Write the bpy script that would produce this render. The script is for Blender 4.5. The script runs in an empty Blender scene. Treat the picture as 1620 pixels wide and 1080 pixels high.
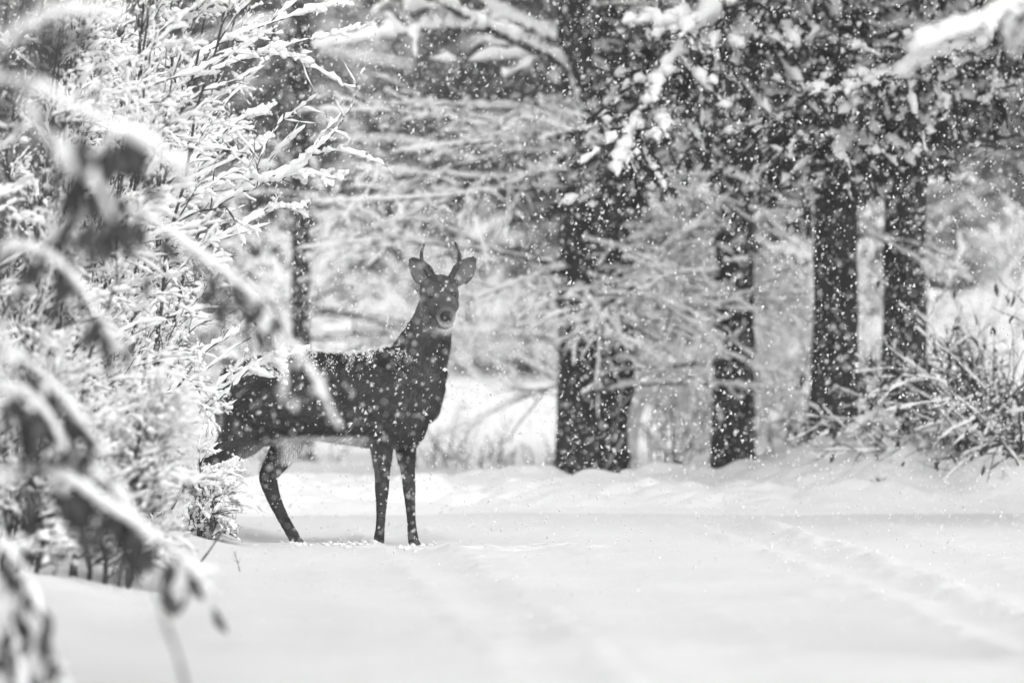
import bpy, math, random
import numpy as np
from mathutils import Vector

# ------------------------------------------------------------------ camera, sky, sun
scene = bpy.context.scene
COL = scene.collection
rng = np.random.default_rng(11)
random.seed(5)
R_ = math.radians
CAMZ, FPX, HOR = 1.24, 13500.0, 430.0       # 300 mm lens; horizon row in the 1620 px photograph

cd = bpy.data.cameras.new('camera')
cam = bpy.data.objects.new('camera', cd)
COL.objects.link(cam)
cam.location = (0, 0, CAMZ)
cam.rotation_euler = (R_(90) - math.atan((540 - HOR) / FPX), 0, 0)
cd.lens = 300; cd.sensor_width = 36
cd.clip_start = 0.5; cd.clip_end = 2000
cd.dof.use_dof = True; cd.dof.focus_distance = 38.8; cd.dof.aperture_fstop = 2.9
scene.camera = cam

SUN_EL, SUN_AZ = 42, 162                     # soft overcast glow from over the viewer's right shoulder
w = bpy.data.worlds.new('World'); scene.world = w; w.use_nodes = True
nt = w.node_tree; bg = nt.nodes['Background']
sky = nt.nodes.new('ShaderNodeTexSky'); sky.sky_type = 'NISHITA'; sky.sun_disc = False
sky.sun_elevation = R_(SUN_EL); sky.sun_rotation = R_(SUN_AZ); sky.dust_density = 3.0
bw = nt.nodes.new('ShaderNodeRGBToBW')       # black-and-white photograph
nt.links.new(sky.outputs[0], bw.inputs[0]); nt.links.new(bw.outputs[0], bg.inputs[0])
bg.inputs[1].default_value = 0.15
sl = bpy.data.lights.new('sun', 'SUN'); sl.energy = 1.1; sl.angle = R_(50)
sun = bpy.data.objects.new('sun', sl); COL.objects.link(sun)
sd = Vector((math.sin(R_(SUN_AZ)) * math.cos(R_(SUN_EL)), math.cos(R_(SUN_AZ)) * math.cos(R_(SUN_EL)), math.sin(R_(SUN_EL))))
sun.rotation_euler = sd.to_track_quat('Z', 'Y').to_euler()
sun.location = (0, 30, 30)
vs = scene.view_settings
scene.display_settings.display_device = 'sRGB'
vs.view_transform = 'Standard'; vs.look = 'None'; vs.exposure = 0.48; vs.gamma = 1; vs.use_curve_mapping = False
cy = scene.cycles
cy.max_bounces = 8; cy.diffuse_bounces = 4; cy.volume_bounces = 1
cy.use_denoising = True

# ------------------------------------------------------------------ helpers
def nz(v):
    return v / (np.linalg.norm(v, axis=-1, keepdims=True) + 1e-9)

def at(px, py, Y):
    return np.array([(px - 810) / FPX * Y, Y, CAMZ + (HOR - py) / FPX * Y])

def sst(a):
    a = np.clip(a, 0, 1); return a * a * (3 - 2 * a)

_h = np.random.default_rng(3).random((256, 256))
def vnoise(x, y):
    xi = np.floor(x).astype(int); yi = np.floor(y).astype(int)
    fx = sst(x - xi); fy = sst(y - yi)
    g = lambda a, b: _h[a & 255, b & 255]
    return (g(xi, yi) * (1 - fx) + g(xi + 1, yi) * fx) * (1 - fy) + (g(xi, yi + 1) * (1 - fx) + g(xi + 1, yi + 1) * fx) * fy - .5

def fbm(x, y, o=4):
    s = 0; a = 1
    for k in range(o):
        s = s + a * vnoise(x * 2 ** k + 17 * k, y * 2 ** k + 5 * k); a *= .5
    return s

class MB:
    """collects quads and triangles, linked as ONE mesh object"""
    def __init__(s): s.v = []; s.q = []; s.t = []; s.c = []; s.n = 0
    def add(s, V, Q=None, T=None, c=None):
        V = np.asarray(V, float).reshape(-1, 3)
        if Q is not None and len(Q): s.q.append(np.asarray(Q) + s.n)
        if T is not None and len(T): s.t.append(np.asarray(T) + s.n)
        s.v.append(V); s.n += len(V)
        s.c.append(np.full(len(V), 1.0) if c is None else np.broadcast_to(np.asarray(c, float), (len(V),)))
        return s
    def mesh(s, name, mat, smooth=True, origin=None):
        me = bpy.data.meshes.new(name)
        V = np.concatenate(s.v) if s.v else np.zeros((0, 3))
        if origin is not None: V = V - np.asarray(origin)
        Q = np.concatenate(s.q) if s.q else np.zeros((0, 4), int)
        T = np.concatenate(s.t) if s.t else np.zeros((0, 3), int)
        me.vertices.add(len(V)); me.vertices.foreach_set('co', V.astype(np.float32).ravel())
        me.loops.add(Q.size + T.size)
        me.loops.foreach_set('vertex_index', np.concatenate([Q.ravel(), T.ravel()]).astype(np.int32))
        tot = np.concatenate([np.full(len(Q), 4), np.full(len(T), 3)]).astype(np.int32)
        me.polygons.add(len(tot))
        me.polygons.foreach_set('loop_start', (np.cumsum(tot) - tot).astype(np.int32))
        me.polygons.foreach_set('loop_total', tot)
        me.polygons.foreach_set('use_smooth', np.full(len(tot), smooth))
        at_ = me.attributes.new('tone', 'FLOAT', 'POINT')
        at_.data.foreach_set('value', np.concatenate(s.c).astype(np.float32) if s.c else [])
        me.update(calc_edges=True)
        me.materials.append(mat)
        return me
    def build(s, name, mat, parent=None, kind=None, smooth=True, origin=None):
        o = bpy.data.objects.new(name, s.mesh(name, mat, smooth, origin)); COL.objects.link(o)
        if parent is not None: o.parent = parent
        if kind: o['kind'] = kind
        return o

def thing(name, label, cat, loc=(0, 0, 0), group=None, rz=0, sc=1):
    o = bpy.data.objects.new(name, None); COL.objects.link(o)
    o.location = [float(a) for a in loc]; o.rotation_euler = (0, 0, rz); o.scale = (sc, sc, sc)
    o.empty_display_size = .1
    o['label'] = label; o['category'] = cat
    if group: o['group'] = group
    return o

def dup(root, loc, rz, sc, label=None, group=None):
    r = root.copy(); COL.objects.link(r); r.location = [float(a) for a in loc]; r.rotation_euler = (0, 0, rz); r.scale = (sc, sc, sc)
    if label: r['label'] = label
    if group: r['group'] = group
    for ch in list(root.children):
        c = ch.copy(); COL.objects.link(c); c.parent = r
        for g in list(ch.children):
            d = g.copy(); COL.objects.link(d); d.parent = c
    return r

def tubes(P, R, S=5, flat=1.0, jit=0.0):
    P = np.asarray(P, float); R = np.asarray(R, float)
    B, N, _ = P.shape
    T = nz(np.gradient(P, axis=1))
    ref = np.where((np.abs(T[..., 2]).mean(1) > .85)[:, None], np.array([1., 0, 0]), np.array([0, 0, 1.]))[:, None, :]
    side = nz(np.cross(T, np.broadcast_to(ref, T.shape))); up = np.cross(side, T)
    a = np.arange(S) * 2 * math.pi / S
    rr = R[:, :, None] * (1 + (jit * rng.standard_normal((B, N, S)) if jit else 0))
    V = P[:, :, None, :] + rr[..., None] * (np.cos(a)[None, None, :, None] * side[:, :, None, :] + flat * np.sin(a)[None, None, :, None] * up[:, :, None, :])
    b = (np.arange(B) * N * S)[:, None, None]; i = (np.arange(N - 1) * S)[None, :, None]; k = np.arange(S)[None, None, :]; k2 = (k + 1) % S
    Q = np.stack([b + i + k, b + i + k2, b + i + S + k2, b + i + S + k], -1).reshape(-1, 4)
    return V.reshape(-1, 3), Q

def resample(P, n):
    P = np.asarray(P, float); B, N = P.shape[:2]
    t = np.linspace(0, N - 1, n); i = np.minimum(t.astype(int), N - 2); f = t - i
    if P.ndim == 3: return P[:, i] * (1 - f)[None, :, None] + P[:, i + 1] * f[None, :, None]
    return P[:, i] * (1 - f) + P[:, i + 1] * f

def spline(pts, n):
    """Catmull-Rom through a few points"""
    p = np.asarray(pts, float); p = np.concatenate([[2 * p[0] - p[1]], p, [2 * p[-1] - p[-2]]])
    m = len(p) - 3; out = []
    for t in np.linspace(0, m - 1e-6, n):
        i = int(t); f = t - i; a, b, c, d = p[i:i + 4]
        out.append(.5 * (2 * b + (c - a) * f + (2 * a - 5 * b + 4 * c - d) * f * f + (3 * b - a - 3 * c + d) * f ** 3))
    return np.array(out)

def grow(P, R, k, tr=(.2, .98), ang=(35, 60), lenf=.5, rad=.005, bias=(0, 0, 0), N=6, gnarl=.15, sag=0., plane=0., tap=.75, minlen=0.03):
    """k side shoots on every parent curve"""
    B, n, _ = P.shape
    L0 = np.linalg.norm(np.diff(P, axis=1), axis=2).sum(1)
    t = rng.uniform(tr[0], tr[1], (B, k)); x = t * (n - 1); i = np.minimum(x.astype(int), n - 2); f = (x - i)[..., None]
    bi = np.arange(B)[:, None]
    p0 = P[bi, i] * (1 - f) + P[bi, i + 1] * f
    T = nz(P[bi, i + 1] - P[bi, i]); r0 = R[bi, i] * (1 - f[..., 0]) + R[bi, i + 1] * f[..., 0]
    rv = rng.standard_normal((B, k, 3)); rv[..., 2] *= (1 - plane)
    perp = nz(rv - (rv * T).sum(-1, keepdims=True) * T)
    an = np.radians(rng.uniform(ang[0], ang[1], (B, k)))[..., None]
    d = nz(T * np.cos(an) + perp * np.sin(an) + np.asarray(bias))
    L = np.maximum(lenf * L0[:, None] * (1 - tap * t) * rng.uniform(.55, 1.3, (B, k)), minlen)
    M = B * k; p0 = p0.reshape(M, 3); d = d.reshape(M, 3); L = L.reshape(M)
    w_ = np.cumsum(rng.standard_normal((M, N - 1, 3)), 1) * gnarl
    s = np.linspace(0, 1, N - 1)[None, :, None]
    dirs = nz(d[:, None] + w_ + np.array([0, 0, -1.]) * sag * s)
    Q = np.concatenate([p0[:, None], p0[:, None] + np.cumsum(dirs * (L / (N - 1))[:, None, None], 1)], 1)
    rr = np.minimum(r0.reshape(M) * .8, rad)[:, None] * np.linspace(1, .35, N)[None]
    return Q, rr

def snow_on(P, R, th, n=9, S=5, cover=.9, lump=.5, keep=1.0, thr=0.0, off=.45, step=None):
    """lumpy snow lying along branches, uneven and broken into clods"""
    P = np.asarray(P, float); R = np.asarray(R, float)
    if keep < 1:
        m = rng.random(len(P)) < keep; P = P[m]; R = R[m]
    if not len(P): return np.zeros((0, 3)), np.zeros((0, 4), int)
    if step:
        L = np.linalg.norm(np.diff(P, axis=1), axis=2).sum(1).mean(); n = int(np.clip(L / step, 6, 60))
    P = resample(P, n); R = resample(R, n); B = len(P)
    T = nz(np.gradient(P, axis=1)); hz = np.sqrt(np.clip(1 - T[..., 2] ** 2, 0, 1))
    g = rng.standard_normal((B, n)); q = rng.standard_normal((B, n // 4 + 2)); g = .75 * g + .6 * resample(q, n)
    s = np.linspace(0, 1, n)[None]
    a0 = rng.uniform(0, .5 * (1 - cover) + .06, (B, 1)); a1 = 1 - rng.uniform(0, .5 * (1 - cover) + .02, (B, 1))
    m = sst((s - a0) / .06 + .6) * sst((a1 - s) / .06 + .7)
    r = th * hz ** 1.3 * np.clip(.85 + lump * g - thr, .0, 1.8) * m
    r[:, 0] *= .75; r[:, -1] *= .8
    r = np.maximum(r, 1e-4)
    C = P.copy(); C[..., 2] += R * .6 + r * off; C[..., :2] += rng.standard_normal((B, n, 2)) * (r * .22)[..., None]
    C = np.concatenate([C[:, :1], C, C[:, -1:]], 1); z_ = np.full((B, 1), 1e-5); r = np.concatenate([z_, r, z_], 1)   # blunt ends
    return tubes(C, r, S, .9, .16)

def blobs(C, rad, flat=.75, seed=0):
    """small irregular lumps (octahedra subdivided once, jittered)"""
    b = [(0, 0, 1), (1, 0, 0), (0, 1, 0), (-1, 0, 0), (0, -1, 0), (0, 0, -1), (.7, .7, .1), (-.7, .7, -.1), (-.7, -.7, .1), (.7, -.7, -.1)]
    V0 = np.array(b, float)
    F = np.array([(0, 1, 6), (0, 6, 2), (0, 2, 7), (0, 7, 3), (0, 3, 8), (0, 8, 4), (0, 4, 9), (0, 9, 1), (5, 6, 1), (5, 2, 6), (5, 7, 2), (5, 3, 7), (5, 8, 3), (5, 4, 8), (5, 9, 4), (5, 1, 9)])
    C = np.asarray(C, float); n = len(C); rad = np.broadcast_to(np.asarray(rad, float), (n,))
    V = V0[None] * (1 + .22 * rng.standard_normal((n, len(V0), 1))) * rad[:, None, None]
    a = rng.uniform(0, 6.28, n); c, s = np.cos(a)[:, None], np.sin(a)[:, None]
    V = np.stack([V[..., 0] * c - V[..., 1] * s, V[..., 0] * s + V[..., 1] * c, V[..., 2] * flat], -1) + C[:, None]
    return V.reshape(-1, 3), (F[None] + (np.arange(n) * len(V0))[:, None, None]).reshape(-1, 3)

# ------------------------------------------------------------------ materials (all neutral: the photograph is black and white)
def mat(name, base, rough=.8, tone=False, noise=None, bump=None, spec=.3, sss=0):
    m = bpy.data.materials.new(name); m.use_nodes = True; t = m.node_tree; N = t.nodes; Lk = t.links
    b = N['Principled BSDF']; b.inputs['Roughness'].default_value = rough; b.inputs['Specular IOR Level'].default_value = spec
    b.inputs['Base Color'].default_value = (base, base, base, 1)
    src = None
    tc = N.new('ShaderNodeTexCoord')
    if noise:                                 # (scale xyz, low, high)
        mp = N.new('ShaderNodeMapping'); mp.inputs['Scale'].default_value = noise[0]
        nn = N.new('ShaderNodeTexNoise'); nn.inputs['Scale'].default_value = 1; nn.inputs['Detail'].default_value = 5
        Lk.new(tc.outputs['Object'], mp.inputs[0]); Lk.new(mp.outputs[0], nn.inputs[0])
        mr = N.new('ShaderNodeMapRange'); mr.inputs[1].default_value = .3; mr.inputs[2].default_value = .7
        mr.inputs[3].default_value = noise[1]; mr.inputs[4].default_value = noise[2]
        Lk.new(nn.outputs[0], mr.inputs[0]); src = mr.outputs[0]
    if tone:
        a = N.new('ShaderNodeAttribute'); a.attribute_name = 'tone'
        if src is None: src = a.outputs['Fac']
        else:
            mu = N.new('ShaderNodeMath'); mu.operation = 'MULTIPLY'; Lk.new(src, mu.inputs[0]); Lk.new(a.outputs['Fac'], mu.inputs[1]); src = mu.outputs[0]
    if src is not None:
        Lk.new(src, b.inputs['Base Color'])
    if bump:                                  # (scale xyz, strength, distance)
        mp = N.new('ShaderNodeMapping'); mp.inputs['Scale'].default_value = bump[0]
        nn = N.new('ShaderNodeTexNoise'); nn.inputs['Scale'].default_value = 1; nn.inputs['Detail'].default_value = 6
        Lk.new(tc.outputs['Object'], mp.inputs[0]); Lk.new(mp.outputs[0], nn.inputs[0])
        bp = N.new('ShaderNodeBump'); bp.inputs['Strength'].default_value = bump[1]; bp.inputs['Distance'].default_value = bump[2]
        Lk.new(nn.outputs[0], bp.inputs['Height']); Lk.new(bp.outputs[0], b.inputs['Normal'])
    return m

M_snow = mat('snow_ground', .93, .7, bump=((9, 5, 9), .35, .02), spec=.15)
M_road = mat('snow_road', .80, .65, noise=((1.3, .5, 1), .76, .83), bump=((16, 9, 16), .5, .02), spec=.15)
M_cap = mat('snow_cap', .88, .75, bump=((45, 45, 45), .35, .008), spec=.1)
M_twig = mat('twig_bark', .05, .85, noise=((25, 25, 25), .025, .075))
M_far = mat('far_bark', .07, .9, noise=((4, 4, 4), .02, .055))
M_leaf = mat('dead_leaf', .05, .7, noise=((18, 18, 18), .03, .085))
M_needle = mat('needles', .05, .7, tone=True, noise=((3, 3, 3), .022, .05))
M_coat = mat('deer_coat', .08, .85, tone=True, spec=.15)
M_fur = mat('deer_fur', .08, .8, tone=True, spec=.2)
M_antler = mat('antler', .1, .55, noise=((60, 60, 60), .03, .08), bump=((90, 90, 25), .5, .003))
M_eye = mat('eye', .01, .12, spec=.6)
M_nose = mat('nose', .010, .6, spec=.4, bump=((350, 350, 350), .5, .002))
M_hoof = mat('hoof', .03, .5, noise=((60, 60, 60), .02, .05))
M_weed = mat('weed', .12, .9, noise=((20, 20, 20), .08, .18))

M_flake = mat('snow_flake', .98, .8, spec=.1)
_t = M_flake.node_tree; _tr = _t.nodes.new('ShaderNodeBsdfTranslucent'); _tr.inputs[0].default_value = (1, 1, 1, 1); _mx = _t.nodes.new('ShaderNodeMixShader')
_mx.inputs[0].default_value = .5; _t.links.new(_t.nodes['Principled BSDF'].outputs[0], _mx.inputs[1]); _t.links.new(_tr.outputs[0], _mx.inputs[2])
_t.links.new(_mx.outputs[0], _t.nodes['Material Output'].inputs['Surface'])

def bark_mat():
    m = mat('tree_bark', .06, .95, noise=((16, 16, 4), .014, .065), bump=((22, 22, 3.2), 1.0, .03), spec=.1)
    t = m.node_tree; N = t.nodes; Lk = t.links; b = N['Principled BSDF']
    src = b.inputs['Base Color'].links[0].from_socket
    tc = next(n for n in N if n.type == 'TEX_COORD')
    nn = N.new('ShaderNodeTexNoise'); nn.inputs['Scale'].default_value = 1; nn.inputs['Detail'].default_value = 7; nn.inputs['Roughness'].default_value = .7
    mp = N.new('ShaderNodeMapping'); mp.inputs['Scale'].default_value = (34, 34, 13); Lk.new(tc.outputs['Object'], mp.inputs[0]); Lk.new(mp.outputs[0], nn.inputs[0])
    mr = N.new('ShaderNodeMapRange'); mr.inputs[1].default_value = .66; mr.inputs[2].default_value = .73
    Lk.new(nn.outputs[0], mr.inputs[0])
    mx = N.new('ShaderNodeMix'); mx.data_type = 'FLOAT'     # snow blown on to the bark
    Lk.new(mr.outputs[0], mx.inputs['Factor']); Lk.new(src, mx.inputs['A']); mx.inputs['B'].default_value = .6
    Lk.new(mx.outputs[0], b.inputs['Base Color'])
    return m
M_bark = bark_mat()

# ------------------------------------------------------------------ ground
def H(x, y):
    x = np.asarray(x, float); y = np.asarray(y, float)
    near = sst((60 - y) / 10)
    z = .012 * fbm(x * .8, y * .5) + .006 * fbm(x * 4, y * 2.2, 3) * near
    # wheel ruts running up the road
    for x0, x1, wd, dp in ((.17, -.25, .10, .022), (.75, .25, .14, .012), (1.86, 1.45, .11, .03), (2.25, 1.9, .16, .022), (-.6, -1.0, .12, .006)):
        c = x0 + (x1 - x0) * (y - 25.8) / 12 - .002 * (y - 25.8) ** 2 * .5 + .05 * vnoise(y * .3, y * 0 + x0 * 9)
        u = (x - c) / wd
        dp *= .75; z = z + (-dp * np.exp(-u ** 2) + .6 * dp * np.exp(-((np.abs(u) - 1.7) / .6) ** 2) * (1 + 1.6 * vnoise(x * 14, y * 3))) * sst((43.5 - y) / 2)
    z = z + .004 * fbm(x * 9, y * 5, 3) * near
    for hx, hy in ((-.38, 38.6), (-.2, 38.25), (.05, 38.55), (-.62, 38.35), (.16, 38.9), (-.02, 38.2), (.34, 38.45)):   # the deer's own prints
        d2 = ((x - hx) / .045) ** 2 + ((y - hy) / .09) ** 2; z = z - .035 * np.exp(-d2) + .015 * np.exp(-(np.sqrt(d2) - 1.7) ** 2 * 3)
    # crumbs on the road
    cr = vnoise(x * 7, y * 2.2) * sst((fbm(x * .7 + 5, y * .25) - .05) / .4)
    z = z + .03 * np.clip(cr, 0, 1) * sst((44 - y) / 2)
    # left verge
    ed = -1.05 - .022 * (38 - y) + .10 * vnoise(y * .4, y * 0 + 3)
    z = z + (.09 * sst((ed - x) / .7) + .05 * fbm(x * 1.6, y * 1.1) * sst((ed - x) / .3)) * sst((43 - y) / 3) * sst((y - 10) / 10)
    # ploughed bank across the end of the road
    front = 43.7 + .9 * vnoise(x * .8, x * 0 + 2) + .25 * vnoise(x * 3.1, x * 0 + 7)
    lum = .06 + .17 * fbm(x * 2.4 + 3, y * 1.2 + 8, 3) + .05 * np.abs(fbm(x * 5, y * 3.5, 3))
    z = z + lum * sst((y - front) / 2.0) * sst((50 - y) / 2.5)
    # higher bank under the conifers on the right
    f2 = front - .2 - .15 * sst((x - 2.2) / .6)
    rm = sst((x - 1.05) / 1.1) * sst((y - f2) / 3.0)
    z = z + rm * (.29 - .10 * sst((x - 2.2) / .7) + .10 * np.exp(-((x - 1.95) / .28) ** 2 - ((y - 46.3) / .9) ** 2) + .05 * fbm(x * 2 + 9, y * 1.2, 3))
    # field and the rise on its right
    z = z + sst((y - 52) / 40) * .15 * fbm(x * .25, y * .08) + sst((y - 55) / 40) * sst((x - 1.5) / 5) * 1.0
    z = z + sst((y - 110) / 60) * 1.5
    return z

def Hs(x, y): return float(H(np.array([x]), np.array([y]))[0])

def axis(pieces):
    o = []
    for a, b, s in pieces: o.append(np.arange(a, b, s))
    return np.unique(np.round(np.concatenate(o), 4))
xs = axis([(-150, -30, 12), (-30, -8, 1.5), (-8, -3.2, .25), (-3.2, 3.2, .032), (3.2, 8, .25), (8, 30, 1.5), (30, 151, 12)])
ys = axis([(-30, 15, 3), (15, 24, .4), (24, 52, .065), (52, 75, .25), (75, 130, 1.2), (130, 301, 8)])
GX, GY = np.meshgrid(xs, ys); GZ = H(GX, GY)
e = 1e-2
NX = -(H(GX + e, GY) - GZ) / e; NY = -(H(GX, GY + e) - GZ) / e
GV = np.stack([GX, GY, GZ], -1).reshape(-1, 3); GN = nz(np.stack([NX, NY, np.ones_like(NX)], -1)).reshape(-1, 3)
nx = len(xs); ii, jj = np.meshgrid(np.arange(len(ys) - 1), np.arange(nx - 1), indexing='ij'); base = ii * nx + jj
GQ = np.stack([base, base + 1, base + nx + 1, base + nx], -1).reshape(-1, 4)
cx = GV[GQ].mean(1)
verge = (cx[:, 0] < -1.05 - .022 * (38 - cx[:, 1])) & (cx[:, 1] < 43.5)
region = np.where(cx[:, 1] > 52, 3, np.where(cx[:, 1] > 43.75 + .9 * vnoise(cx[:, 0] * .8, cx[:, 0] * 0 + 2) + .25 * vnoise(cx[:, 0] * 3.1, cx[:, 0] * 0 + 7), 2, np.where(verge, 1, 0)))
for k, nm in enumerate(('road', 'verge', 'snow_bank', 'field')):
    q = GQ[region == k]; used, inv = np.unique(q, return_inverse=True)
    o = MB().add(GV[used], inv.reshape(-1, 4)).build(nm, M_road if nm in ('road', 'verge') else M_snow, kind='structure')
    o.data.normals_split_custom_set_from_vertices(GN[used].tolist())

# ------------------------------------------------------------------ trees
def trunk_mb(h, r0, r1, lean=(0, 0), S=30, n=200, wob=.03, flare=.5, rough=.09):
    s = np.linspace(0, 1, n)
    P = np.zeros((n, 3)); P[:, 2] = s * h - .25
    P[:, 0] = lean[0] * s * h + wob * np.sin(s * 5 + rng.uniform(0, 6)) * s; P[:, 1] = lean[1] * s * h + wob * np.sin(s * 4 + rng.uniform(0, 6)) * s
    R = r0 + (r1 - r0) * s + r0 * flare * np.exp(-s * h / .25)
    V, Q = tubes(P[None], R[None], S)
    V = V.reshape(n, S, 3); C = P[:, None]
    a = np.arange(S)
    rid = 1 + rough * (2 * fbm(a[None] * .9 + np.zeros((n, 1)), s[:, None] * h * 2.2 + np.zeros((1, S)), 3)) + (rough > .05) * .10 * fbm(a[None] * 1.7 + np.zeros((n, 1)), s[:, None] * h * 9 + np.zeros((1, S)), 3)
    V = C + (V - C) * rid[..., None]
    return V.reshape(-1, 3), Q, P, R

def branch_parts(root, limbs, th, k2, k3, lenf2=.55, lenf3=.4, rad2=.006, rad3=.0035, plane=.75, sag=.25, matb=None, cap_n=9, keep=.95, loc=None, ang=(30, 60), step=.03):
    """every limb with its twigs is one branch part, its snow a sub-part"""
    for P, R in limbs:
        P = np.asarray(P)[None]; R = np.asarray(R)[None]
        P2, R2 = grow(P, R, k2, (.12, .98), ang, lenf2, rad2, N=7, gnarl=.13, sag=sag, plane=plane, tap=.65)
        m = MB(); s = MB()
        m.add(*tubes(P, R, 6)); m.add(*tubes(P2, R2, 4))
        s.add(*snow_on(P, R, th * 1.4, 26, 6, cover=.95, lump=.3, step=step)); s.add(*snow_on(P2, R2, th, cap_n, 5, lump=.5, keep=keep, step=step))
        if k3:
            P3, R3 = grow(P2, R2, k3, (.15, .98), (25, 55), lenf3, rad3, N=5, gnarl=.15, sag=sag * .8, plane=plane, tap=.6)
            m.add(*tubes(P3, R3, 3)); s.add(*snow_on(P3, R3, th * .75, 5, 4, lump=.6, keep=keep))
        b = m.build('branch', matb or M_twig, root, origin=loc)
        s.build('snow', M_cap, b, origin=loc, kind='stuff')

def limb(p0, az, L, el, droop, r, n=9, wig=.05):
    d = np.array([math.sin(az) * math.cos(el), math.cos(az) * math.cos(el), math.sin(el)])
    s = np.linspace(0, 1, n)[:, None]
    P = np.asarray(p0)[None] + d * L * s + np.array([0, 0, -1.]) * droop * L * s ** 2 + np.cumsum(rng.standard_normal((n, 3)) * wig * L / n, 0) * (s > 0)
    return P, np.linspace(r, r * .25, n)

TREES = [  # px, Y, diameter px, top lean, label, number of limbs
    (475, 57, 31, (-.003, 0), 'slim dark trunk rising behind the back of the deer', 12, 'tree'),
    (914, 51, 61, (-.004, 0), 'left trunk of the twin dark trunks standing close together behind the snow bank', 15, 'tree'),
    (978, 52.5, 56, (-.012, .002), 'right trunk of the twin dark trunks, half hidden by snowy twigs', 12, 'tree'),
    (1160, 51.5, 64, (.002, 0), 'single thick dark trunk between the twin trunks and the conifers', 13, 'tree'),
]
for px, Y, dpx, lean, lab, nl, nm in TREES:
    x = (px - 810) / FPX * Y; z = Hs(x, Y); r = dpx / FPX * Y / 2
    root = thing('tree', lab, 'tree', (x, Y, z), 'bare trunks behind the snow bank')
    V, Q, P, R = trunk_mb(8.5, r, r * .7, lean)
    m = MB().add(V, Q)
    m.build('trunk', M_bark, root)
    # snow stuck to the lee of the trunk
    n = 45; sz = rng.uniform(.1, 5.5, n); a = rng.uniform(math.pi * .95, math.pi * 1.7, n)
    C = np.stack([np.interp(sz, P[:, 2], P[:, 0]) + np.cos(a) * r * .95, np.sin(a) * r * .95, sz], -1)
    s = MB(); V, T = blobs(C, rng.uniform(.006, .022, n), 1.9); s.add(V, T=T); s.build('snow', M_cap, root, kind='stuff')
    limbs = []
    for k in range(nl + (0 if px < 500 else 2 if px > 1000 else 5)):
        hz = rng.uniform(.4, 4.6) if k % 2 else rng.uniform(.6, 2.6)
        az = rng.choice([-1, 1]) * (rng.uniform(1.2, 2.9) if k < nl else rng.uniform(2.2, 3.1))
        if px < 1000 and (hz < 1.25 or hz > 2.1 and abs(az) < 2.3): az = abs(az)
        p0 = np.array([np.interp(hz, P[:, 2], P[:, 0]), np.interp(hz, P[:, 2], P[:, 1]), hz])
        limbs.append(limb(p0, az, rng.uniform(1.0, 1.9), rng.uniform(-.1, .35), rng.uniform(.12, .3), .016))
    branch_parts(root, limbs, .0125, 11, 4, rad2=.007)

# the big snowy fork above the deer belongs to the twin trunk
fork = [o for o in COL.objects if o.get('label', '').startswith('left trunk')][0]
fl = np.array(fork.location)
FK = []
for pts, r in (([(897, 165, 51), (890, 110, 50.6), (845, 80, 50.2), (770, 45, 49.8), (690, 0, 49.4), (610, -60, 49)], .035),
               ([(893, 70, 51), (850, 50, 51.4), (790, 20, 51.8), (735, -25, 52.2)], .03),
               ([(775, 48, 49.8), (700, 42, 49.6), (610, 58, 49.3), (500, 78, 49)], .026),
               ([(905, 300, 51), (800, 300, 50.5), (700, 312, 50), (590, 318, 49.5), (500, 320, 49)], .014),
               ([(905, 265, 51), (820, 280, 50.6), (700, 278, 50.2), (560, 268, 49.8)], .014),
               ([(905, 190, 51), (820, 175, 50.6), (700, 165, 50.2), (620, 165, 49.8)], .013),
               ([(905, 420, 51), (840, 440, 50.6), (760, 470, 50.2), (690, 500, 49.8)], .014),
               ([(905, 330, 51), (960, 300, 50.6), (1060, 280, 50.2), (1180, 275, 49.8)], .013),
               ([(905, 250, 51), (850, 230, 50.6), (760, 225, 50.2), (640, 240, 49.8)], .012)):
    P = spline([at(*p) for p in pts], 12) - fl
    FK.append((P, np.linspace(r, r * .35, 12)))
branch_parts(fork, FK[:3], .034, 6, 0, lenf2=.3, rad2=.007, plane=.6, cap_n=12)
branch_parts(fork, FK[3:], .0135, 13, 4, lenf2=.4)

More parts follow.
